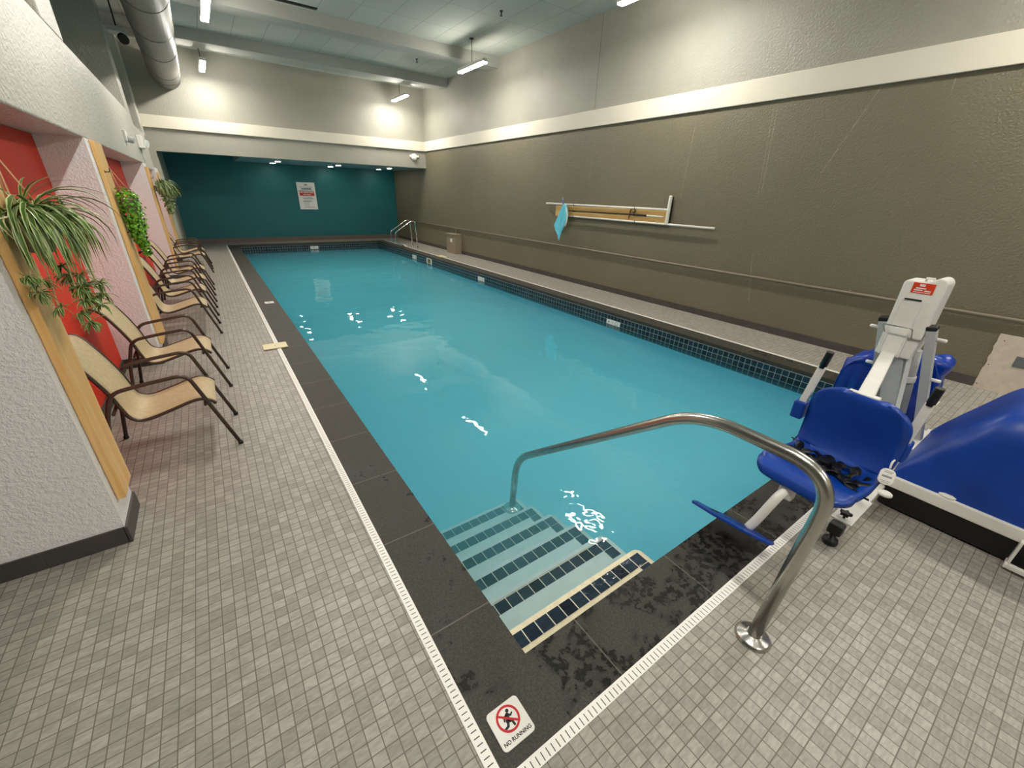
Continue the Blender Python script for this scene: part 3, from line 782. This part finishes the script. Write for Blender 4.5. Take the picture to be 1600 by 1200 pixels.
# hand tag on its cord
n = Vector((-.80,-.22,.56)).normalized(); c0 = Vector((2.83,.300,.583)); up = (Vector((.32,.05,.9))-n*n.dot(Vector((.32,.05,.9)))).normalized(); rt = up.cross(n)
bm = B(); poly = rrect(.068,.092,.027)
prism(bm, poly, lambda u, v: c0+rt*u+up*v-n*.008, lambda u, v: c0+rt*u+up*v+n*.008); tg = obj('hand_tag', bm, m_wplas, L, bevel=.004)
bm = B()
for (u0, u1, v0, v1) in ((-.022,.022,-.006,.006),(-.018,.018,.022,.026),(-.022,.022,.031,.034),(-.024,.024,-.028,-.025),(-.018,.018,-.037,-.034)):
    prism(bm, [(u0,v0),(u1,v0),(u1,v1),(u0,v1)], lambda u, v: c0+rt*u+up*v+n*.0078, lambda u, v: c0+rt*u+up*v+n*.009)
obj('tag_print', bm, m_greyink, tg)
bm = B(); tube(bm, catmull([c0+up*.05, c0+up*.09, (2.985,.305,.66), (3.0,.302,.73), (3.01,.305,.78)], 6), .005, 8); obj('tag_cord', bm, m_wplas, tg)
bm = B(); box(bm, (3.30,.335,.395), (3.36,.40,.455)); obj('clip', bm, m_lift, L, bevel=.01)
bm = B(); lathe(bm, [(.04,0),(.04,.012),(.03,.02)], (3.44,.33,.155), seg=18); obj('pivot_plate', bm, m_lift, L)

# blue vinyl cover bunched over the stand behind the mast
t = thing('vinyl_cover', 'wrinkled blue vinyl cover draped over the stand behind the lift mast', 'cover', (4.7,.8,.2))
RR = random.Random(5)
def sack(y0, y1, z0, z1, x0, x1, seed, ny=16, nx=12):
    bm = B(); secs = []
    for i in range(ny+1):
        f = i/ny; row = []
        for j in range(nx*2+1):
            a = PI*j/(nx*2); e = .6
            yy = (y0+y1)/2-(abs(math.cos(a))**e*(1 if math.cos(a) > 0 else -1))*(y1-y0)/2
            zz = z0+abs(math.sin(a))**e*(z1-z0)*(1-.10*f)
            w = .014*math.sin(9*a+seed+6*f)*math.sin(a)+.012*math.sin(17*f+seed*2+3*a)
            row.append((x0+(x1-x0)*f+w, yy+w*.7, max(zz+w, .02)))
        secs.append(row)
    loft(bm, secs); return bm
bm = B(); secs = []
for i in range(15):                      # closed front, rounded shoulders
    f = i/14; row = []
    zt = .62+.12*math.sin(PI*min(f*1.25+.12,1)*.5) if f < .8 else .735-.02*(f-.8)
    for j in range(17):
        a = PI*j/16; e = .45; sx = -(abs(math.cos(a))**e)*(1 if math.cos(a) > 0 else -1)
        w = .008*math.sin(7*a+5*f)+.006*math.sin(23*f+2*a)
        row.append((4.86+sx*(.17-.03*f)+w, 1.13-.29*f+w*.6, .26+(zt-.26)*abs(math.sin(a))**e+w))
    secs.append(row)
loft(bm, secs); obj('cover_hood', bm, m_navy, t, solid=.008, smooth=True)
bm = B(); secs = []
for i in range(5):
    f = i/4; row = []
    for j in range(13):
        a = PI*j/12; row.append((4.69+.03*f, .985-math.cos(a)*.155*(1-.06*f)+.0, .28+(.40-.05*f)*abs(math.sin(a))**.6))
    secs.append(row)
loft(bm, secs); obj('cover_flap', bm, m_navy, t, solid=.006, smooth=True)
bm = sack(.47,.74,.22,.80,4.66,5.0,2.4)
secs = []
for kq in range(20):
    a = 2*PI*kq/20; rr = 1+.10*math.sin(5*a)
    secs.append([(4.80+.13*math.cos(a)*w_*rr, .60+.135*math.sin(a)*w_*rr, z_+.02*math.sin(3*a+z_*20)) for w_, z_ in ((.75,.20),(.95,.30),(.92,.5),(1.0,.62),(.93,.68),(1.12,.75),(1.15,.80),(.85,.83),(.3,.80))])
secs.append(secs[0]); loft(bm, secs); obj('cover_bag', bm, m_navy, t, solid=.006, smooth=True)
bm = B(); tube(bm, [(4.80,.60,0),(4.80,.60,.26)], .03, 12); tube(bm, [(4.90,.96,0),(4.90,.96,.26)], .03, 12); box(bm, (4.72,.55,0), (4.98,1.0,.02)); obj('stand_leg', bm, m_lift, t)

# ------------------------------------------------------------------ signs
t = thing('no_running_tile', 'square white no running tile on the dark coping corner', 'sign', (.573,.735,.002))
bm = B(); flat(bm, rrect(.152,.152,.018,6,.573,.735), .002, .006); obj('plate', bm, m_wplas, t)
RC = (.573,.752); bm = B()
def ringbm(bm, c, r0, r1, z0, z1, n=40):
    for k in range(n):
        a, b = 2*PI*k/n, 2*PI*(k+1)/n
        flat(bm, [(c[0]+r0*math.cos(a),c[1]+r0*math.sin(a)),(c[0]+r1*math.cos(a),c[1]+r1*math.sin(a)),(c[0]+r1*math.cos(b),c[1]+r1*math.sin(b)),(c[0]+r0*math.cos(b),c[1]+r0*math.sin(b))], z0, z1)
def stick(bm, p, q, w, z0, z1):
    p = Vector(p).to_2d(); q = Vector(q).to_2d(); d = (q-p).normalized(); s = Vector((-d.y,d.x))*w/2
    flat(bm, [p-s, q-s, q+s, p+s], z0, z1)
    for c in (p, q): flat(bm, [(c.x+w/2*math.cos(2*PI*k/10), c.y+w/2*math.sin(2*PI*k/10)) for k in range(10)], z0, z1-.00005)
o = lambda u, v: (RC[0]+u, RC[1]+v)
stick(bm, o(.003,.012), o(-.006,-.008), .018, .006, .0068)
flat(bm, [(o(.011,.026)[0]+.0072*math.cos(2*PI*k/16), o(.011,.026)[1]+.0072*math.sin(2*PI*k/16)) for k in range(16)], .006, .0068)
for a, b, w in (((.004,.014),(.016,.005),.006),((.016,.005),(.024,.010),.005),((.002,.014),(-.014,.010),.006),((-.014,.010),(-.018,-.002),.005),((-.006,-.008),(.010,-.014),.008),((.010,-.014),(.012,-.032),.007),((-.006,-.008),(-.014,-.024),.008),((-.014,-.024),(-.030,-.028),.007)): stick(bm, o(*a), o(*b), w*1.3, .006, .0068)
obj('runner_figure', bm, m_ink, t)
bm = B(); ringbm(bm, RC, .041, .050, .006, .0072); obj('ring', bm, m_signred, t)
bm = B(); stick(bm, o(-.036,.030), o(.036,-.030), .0085, .0068, .0074); obj('slash', bm, m_signred, t)
obj('lettering', text_bm('NO RUNNING', .0205, lambda u, v, w: (.573+u*.97, .6805+v, .0066+w), bold=.022), m_ink, t)

t = thing('rules_sign', 'white pool rules sign with a red band on the teal wall', 'sign', (3.59,19.64,1.70))
X0, X1, Z0, Z1 = 3.26, 3.925, 1.20, 2.19
bm = B(); box(bm, (X0,19.622,Z0), (X1,19.645,Z1)); obj('plate', bm, m_wplas, t)
bm = B(); box(bm, (X0+.06,19.618,1.705), (X1-.06,19.624,1.865)); obj('red_band', bm, m_signred, t)
xc = (X0+X1)/2
sp_ = lambda zc: (lambda u, v, w: (xc+u, 19.6175-w, zc+v))
obj('lettering', text_bm('NO LIFEGUARD', .072, sp_(1.825), bold=.03), m_wplas, t)
obj('lettering', text_bm('ON DUTY', .066, sp_(1.745), bold=.03), m_wplas, t)
obj('heading', text_bm('WARNING', .075, sp_(1.955), bold=.03), m_ink, t)
bm = B()
for (a, b, z) in ((.08,.58,2.02),(.09,.57,1.895),(.16,.50,1.66),(.16,.54,1.625),(.16,.54,1.59),(.16,.45,1.53),(.16,.50,1.50),(.16,.40,1.47),(.16,.34,1.415),(.16,.36,1.35)): box(bm, (X0+a,19.619,z-.008), (X0+b,19.623,z+.008))
obj('small_print', bm, m_greyink, t)
bm = B(); box(bm, (X0+.16,19.619,1.272), (X0+.56,19.623,1.286)); obj('red_line', bm, m_signred, t)
bm = B(); prism(bm, [(xc-.07,2.075)]+[(xc+.07*math.cos(PI-PI*k/10), 2.085+.05*math.sin(PI*k/10)) for k in range(11)]+[(xc+.07,2.075)], lambda u, v: (u,19.619,v), lambda u, v: (u,19.623,v)); obj('emblem', bm, m_greyink, t)

# depth markers in the waterline tile
def marker(y0, y1, z0, z1, label):
    t = thing('depth_marker', label, 'sign', (PX1-.01,(y0+y1)/2,(z0+z1)/2), 'depth markers round the pool')
    bm = B(); box(bm, (PX1-.016,y0,z0), (PX1-.004,y1,z1)); obj('plate', bm, m_wplas, t)
    h = z1-z0; w = y1-y0; zc = (z0+z1)/2
    obj('lettering', text_bm('4', h*.85, lambda u, v, ww: (PX1-.0165+ww, y1-w*.18-u, zc+v)), m_ink, t)
    obj('lettering', text_bm('FT', h*.45, lambda u, v, ww: (PX1-.0165+ww, y1-w*.45-u, zc+v)), m_greyink, t)
    bm = B(); yc_ = y0+w*.24
    for k in range(24):
        a, b = 2*PI*k/24, 2*PI*(k+1)/24
        prism(bm, [(yc_+h*.30*math.cos(a),zc+h*.30*math.sin(a)),(yc_+h*.42*math.cos(a),zc+h*.42*math.sin(a)),(yc_+h*.42*math.cos(b),zc+h*.42*math.sin(b)),(yc_+h*.30*math.cos(b),zc+h*.30*math.sin(b))], lambda u, v: (PX1-.0175,u,v), lambda u, v: (PX1-.0155,u,v))
    obj('no_diving_ring', bm, m_greyink, t)
marker(4.86, 5.19, -.222, -.135, 'white depth marker in the right waterline tile, nearest one')
marker(9.72, 10.05, -.222, -.12, 'white depth marker in the right waterline tile, half way along')
marker(14.4, 14.75, -.222, -.10, 'white depth marker in the right waterline tile, farthest, beside the skimmer')
t = thing('depth_marker', 'white depth marker in the far waterline tile', 'sign', (3.32,PY1-.01,-.15), 'depth markers round the pool')
bm = B(); box(bm, (3.17,PY1-.016,-.205), (3.47,PY1-.004,-.10)); obj('plate', bm, m_wplas, t)
obj('lettering', text_bm('5 FT', .10, lambda u, v, w: (3.27+u,PY1-.0165-w,-.152+v)), m_ink, t)
t = thing('coping_marker', 'small white depth tile set in the left coping', 'sign', (.645,8.8,.002))
bm = B(); flat(bm, rrect(.15,.15,.012,4,.645,8.8), .001, .006); obj('plate', bm, m_wplas, t)
obj('lettering', text_bm('4 FT', .05, lambda u, v, w: (.645-v,8.8+u,.0064+w)), m_signred, t)
# skimmer mouth
t = thing('skimmer', 'square skimmer mouth in the right waterline tile near the ladder', 'skimmer', (PX1-.01,13.3,-.16))
bm = B(); box(bm, (PX1-.02,13.1,-.235), (PX1-.002,13.5,-.215)); box(bm, (PX1-.02,13.1,-.08), (PX1-.002,13.5,-.055)); box(bm, (PX1-.02,13.1,-.235), (PX1-.002,13.17,-.055)); box(bm, (PX1-.02,13.43,-.235), (PX1-.002,13.5,-.055)); obj('frame', bm, m_wplas, t, bevel=.003)
bm = B(); box(bm, (PX1-.012,13.17,-.215), (PX1-.009,13.43,-.08)); obj('flap', bm, mat('skimmer_flap', '#6f6430', .5), t)
# cover plates over the drain strips
def lid(x0, x1, y0, y1, label):
    t = thing('cover_plate', label, 'cover', ((x0+x1)/2,(y0+y1)/2,.004), 'cream cover plates on the drain strips')
    bm = B(); box(bm, (x0,y0,.0045), (x1,y1,.022)); obj('plate', bm, m_lid, t, bevel=.005)
    bm = B(); lathe(bm, [(.008,0),(.008,.002)], ((x0+x1)/2,(y0+y1)/2,.0215), seg=12); obj('screw', bm, m_hook, t)
lid(.255,.545,5.99,6.21,'cream cover plate laid across the left drain strip')
lid(6.19,6.42,12.95,13.35,'cream cover plate on the right drain strip near the skimmer')
# two pale discs on the basin floor, under water
for (x, y, l) in ((2.62,9.9,'round pale disc under the water, left one'),(4.0,9.95,'round pale disc under the water, right one')):
    zf = -1.12-.38*(y-PY0)/(PY1-PY0)
    t = tag(None or (lambda o: o)(obj('pale_disc', (lambda bm: (lathe(bm, [(.14,-.01),(.15,.02),(.10,.045),(.02,.05)], (x,y,zf), seg=24), bm)[1])(B()), m_wplas)), l, 'drain', 'pale discs on the pool floor')

# ------------------------------------------------------------------ right wall
t = thing('wall_pipe', 'thin horizontal pipe run along the olive right wall', 'pipe', (7.25,8,.845))
bm = B(); tube(bm, [(7.25,YB,.845),(7.25,17.45,.845)], .020, 10); tube(bm, [(7.25,17.45,.845),(7.25,17.5,.80),(7.25,17.5,0.0)], .016, 8); obj('tube', bm, m_pipe, t)
for y in (-.5,2,4.4,6.9,9.3,11.8,14.3,16.6):
    bm = B(); box(bm, (7.245,y-.014,.815), (7.291,y+.014,.875)); obj('bracket', bm, m_pipe, t, bevel=.003)
t = thing('electrical_box', 'tan electrical enclosure on the right deck below the pipe', 'box', (7.15,13.82,0))
bm = B(); box(bm, (7.02,13.5,.0), (7.289,14.15,.64)); obj('enclosure', bm, m_tan, t, bevel=.01)
bm = B(); box(bm, (6.995,13.48,.63), (7.289,14.17,.665)); obj('lid', bm, m_tan, t, bevel=.006)
bm = B(); box(bm, (7.008,13.72,.38), (7.022,13.84,.50)); pl = obj('outlet_plate', bm, m_wplas, t, bevel=.003)
bm = B(); tube(bm, [(7.24,13.82,.66),(7.24,13.82,.83)], .012, 8); obj('conduit', bm, m_pipe, t)
t = thing('access_panel', 'bare unpainted board patch at the foot of the right wall', 'panel', (7.27,-.3,0))
bm = B(); rg = random.Random(3)
poly = [(.452,0)]+[(.452+rg.uniform(-.008,.008), .67*k/14) for k in range(1,14)]+[(.455,.67)]+[(.455-1.3*k/16, .668+rg.uniform(-.006,.006)) for k in range(1,16)]+[(-.85,.67),(-.85,0)]
prism(bm, poly, lambda u, v: (7.262,u,v), lambda u, v: (7.291,u,v)); obj('sheet', bm, m_paneltan, t)
bm = B(); box(bm, (7.254,-.2,.335), (7.263,.25,.46)); obj('vent_plate', bm, m_plategray, t, bevel=.003)
for (y, z) in ((.43,.05),(.42,.3),(.40,.60),(.22,.63),(.0,.64)):
    bm = B(); lathe(bm, [(.006,0),(.006,.003)], (7.262,y,z), (-1,0,0), 8); obj('screw', bm, m_hook, t)

# tools on the pine rack
t = thing('tool_rack', 'long pine board rack fixed to the olive right wall', 'rack', (7.27,6.83,1.66))
bm = B(); M = Matrix.Translation((7.266,6.83,1.658)) @ Matrix.Rotation(math.radians(-.6),4,'X'); box(bm, (-.02,-1.64,-.117), (.02,1.64,.117), M); obj('board', bm, m_pine_y, t, bevel=.005)
for (y, z) in ((7.75,1.80),(5.95,1.80),(7.75,1.555),(5.9,1.555),(7.75,1.67),(5.95,1.68)):
    bm = B(); tube(bm, fillet([(7.25,y,z-.015),(7.20,y,z-.022),(7.175,y,z-.022),(7.172,y,z+.02)], .012, 4), .006, 8); obj('hook', bm, m_hook, t)
tag(obj('pole', (lambda bm: (tube(bm, [(7.205,8.79,1.803),(7.205,5.20,1.797)], .0195, 12), bm)[1])(B()), m_alu), 'upper white pole hung on the pine rack', 'pole', 'poles on the pine rack')
tag(obj('pole', (lambda bm: (tube(bm, [(7.205,7.85,1.547),(7.205,4.18,1.54)], .018, 12), bm)[1])(B()), m_alu), 'lower white pole hung on the pine rack, reaching beyond it', 'pole', 'poles on the pine rack')
t = thing('safety_hook', "black shepherd's hook pole lying along the middle of the pine rack", 'hook', (7.215,6.6,1.67))
bm = B(); tube(bm, [(7.215,7.95,1.665),(7.215,5.95,1.675)], .013, 10); tube(bm, fillet([(7.215,6.10,1.575),(7.215,6.07,1.77),(7.215,5.98,1.79),(7.215,5.94,1.73),(7.215,6.02,1.71)], .03, 5), .010, 8); obj('shaft', bm, m_black, t)
bm = B(); tube(bm, [(7.215,5.95,1.675),(7.215,5.65,1.672)], .017, 10); obj('sleeve', bm, m_hook, t)
bm = B(); tube(bm, [(7.215,5.65,1.672),(7.215,5.26,1.665)], .016, 10); obj('tip', bm, m_alu, t)
t = thing('vacuum_head', 'white pool brush head standing upright at the right end of the rack', 'brush', (7.19,5.15,1.53))
bm = B(); box(bm, (7.16,5.125,1.53), (7.22,5.175,2.04)); obj('head', bm, m_alu, t, bevel=.015)
bm = B(); box(bm, (7.222,5.13,1.56), (7.262,5.17,2.02)); obj('bristles', bm, m_black, t)
bm = B(); tube(bm, [(7.15,5.15,1.79),(7.205,5.27,1.797)], .014, 8); obj('socket', bm, m_wplas, t)
# leaf net
t = thing('leaf_net', 'turquoise pool net hanging at the left end of the rack', 'net', (7.16,8.08,1.75))
bm = B(); tube(bm, [(7.15,8.12,1.95),(7.15,8.08,1.77)], .016, 10); obj('handle', bm, mat('violet_handle', '#6a6fc0', .4), t)
fr_ = [(7.15,8.10,1.79),(7.13,7.98,1.75),(7.11,7.90,1.62),(7.11,7.88,1.45),(7.12,7.93,1.32)]
bm = B(); tube(bm, catmull(fr_, 5), .014, 10); obj('rim', bm, m_alu, t)
bm = B(); secs = []
rg = random.Random(9)
for k in range(15):
    f = k/14; z = 1.80-.79*f; row = []
    wl = .04+.30*math.sin(PI*min(f*.75+.04,1))**.9 if f < .62 else (.04+.30*math.sin(PI*.505)**.9)*(1-(f-.62)/.38)+.02
    yr = 7.96-.09*math.sin(PI*min(f*1.3,1))+.14*f*f
    for j in range(13):
        g = j/12; yy = yr+g*(wl if f > .05 else .06)*1.15
        row.append((7.13-.03*math.sin(PI*g)+.022*math.sin(g*17+f*4), yy, z+.03*math.sin(g*6+f*3)*f))
    secs.append(row)
loft(bm, secs); obj('mesh_bag', bm, m_net, t, solid=.003, smooth=True)

# ------------------------------------------------------------------ header, left wall and ceiling fittings
t = thing('smoke_detector', 'small white domed detector on the gray header by the right wall', 'detector', (6.83,16.2,3.12))
bm = B(); lathe(bm, [(.12,0),(.12,.03),(.09,.08),(.04,.10)], (6.83,16.2,3.13), (0,-1,0), 24); obj('dome', bm, m_wplas, t)
bm = B(); box(bm, (6.66,16.15,3.13), (7.0,16.2,3.20)); obj('base', bm, m_wplas, t)
t = thing('wall_sensor', 'small gray wall sensor on the pale left parapet', 'sensor', (-.76,10.0,2.63))
bm = B(); box(bm, (-.79,9.9,2.58), (-.755,10.12,2.74)); obj('plate', bm, m_wplas, t, bevel=.008)
bm = B(); lathe(bm, [(.05,0),(.05,.07),(.035,.085)], (-.76,10.02,2.62), (1,-.3,-.2), 16); obj('eye', bm, m_liftgray, t)
t = thing('emergency_light', 'white box light with round lamp on the left parapet past the sensor', 'light', (-.78,12.75,2.75))
bm = B(); box(bm, (-.788,12.2,2.62), (-.70,12.6,2.86)); obj('housing', bm, m_wplas, t, bevel=.012)
bm = B(); lathe(bm, [(.06,0),(.075,.05),(.075,.09)], (-.74,12.72,2.74), (1,-.4,-.2), 16); obj('lamp_head', bm, m_wplas, t)
bm = B(); tube(bm, [(-.776,12.5,2.62),(-.776,12.5,2.38)], .012, 8); obj('conduit', bm, m_wplas, t)
t = thing('spotlight', 'small dark spotlight under the gray duct', 'light', (-.55,12.2,4.52))
bm = B(); box(bm, (-.72,12.05,4.50), (-.45,12.35,4.58)); obj('bracket', bm, m_liftgray, t, bevel=.01)
bm = B(); lathe(bm, [(.05,0),(.08,.03),(.08,.10)], (-.53,12.15,4.44), (.2,-.8,-.5), 16); obj('head', bm, m_hook, t)
bm = B(); tube(bm, [(-.58,12.2,4.57),(-.58,12.2,5.03),(-.58,12.2,5.26)], .012, 8); obj('rod', bm, m_hook, t)
t = thing('air_duct', 'large round gray air duct running under the ceiling at left', 'duct', (-.03,6,4.6))
bm = B(); tube(bm, [(-.03,YB,4.60),(-.03,16.19,4.60)], .32, 36); obj('tube', bm, m_duct, t)
for y in (2.0,4.0,6.2,7.9,9.6,11.3,12.9,14.9,15.6):
    bm = B(); lathe(bm, [(.322,0),(.327,.006),(.327,.03),(.322,.036)], (-.03,y,4.60), (0,1,0), 36); obj('seam', bm, m_duct, t)
for y in (11.5,14.5):
    bm = B(); tube(bm, [(-.03,y,4.9),(-.03,y,5.05)], .01, 8); obj('hanger', bm, m_hook, t)
for (x, y, l) in ((5.71,8.73,'small sprinkler head in the near ceiling bay'),(5.70,12.9,'small sprinkler head in the ceiling bay between the beams')):
    t = thing('sprinkler', l, 'sprinkler', (x,y,CZ), 'ceiling sprinklers')
    bm = B(); lathe(bm, [(.035,0),(.03,-.01),(.012,-.012),(.012,-.07)], (x,y,CZ), seg=12); obj('stem', bm, m_hook, t)
    bm = B(); lathe(bm, [(.03,0),(.03,-.006)], (x,y,CZ-.075), seg=12); obj('deflector', bm, m_hook, t)
t = thing('slot_vent', 'dark slim slot diffuser in the ceiling before the nearer beam', 'vent', (2.2,11.05,CZ))
bm = B(); box(bm, (1.35,11.0,CZ-.012), (2.78,11.12,CZ+.001)); obj('frame', bm, m_hook, t)
bm = B(); box(bm, (1.4,11.03,CZ-.016), (2.74,11.05,CZ-.011)); obj('blade', bm, m_black, t)
import numpy as np
VX=np.array([1787.6,336.6]);VY=np.array([306.5,289.5]);C=np.array([800.,600.])
f=np.sqrt(-np.dot(VX-C,VY-C))
def d(v): 
    r=np.array([v[0]-800,600-v[1],-f]);return r/np.linalg.norm(r)   # cam coords: x right,y up,-z fwd
X=d(VX);Y=d(VY);Y=Y-X*np.dot(X,Y);Y/=np.linalg.norm(Y);Z=np.cross(X,Y)
R=np.array([X,Y,Z]) # world = R @ cam
H=1.0
def setH(h):
    global H;H=h
def ray(px,py): return R@np.array([px-800,600-py,-f])
def on(px,py,axis,val):
    r=ray(px,py);o=np.array([0,0,H]);t=(val-o[axis])/r[axis];return o+r*t
def proj(p):
    c=R.T@(np.array(p,float)-np.array([0,0,H]));return 800+f*c[0]/-c[2],600-f*c[1]/-c[2]
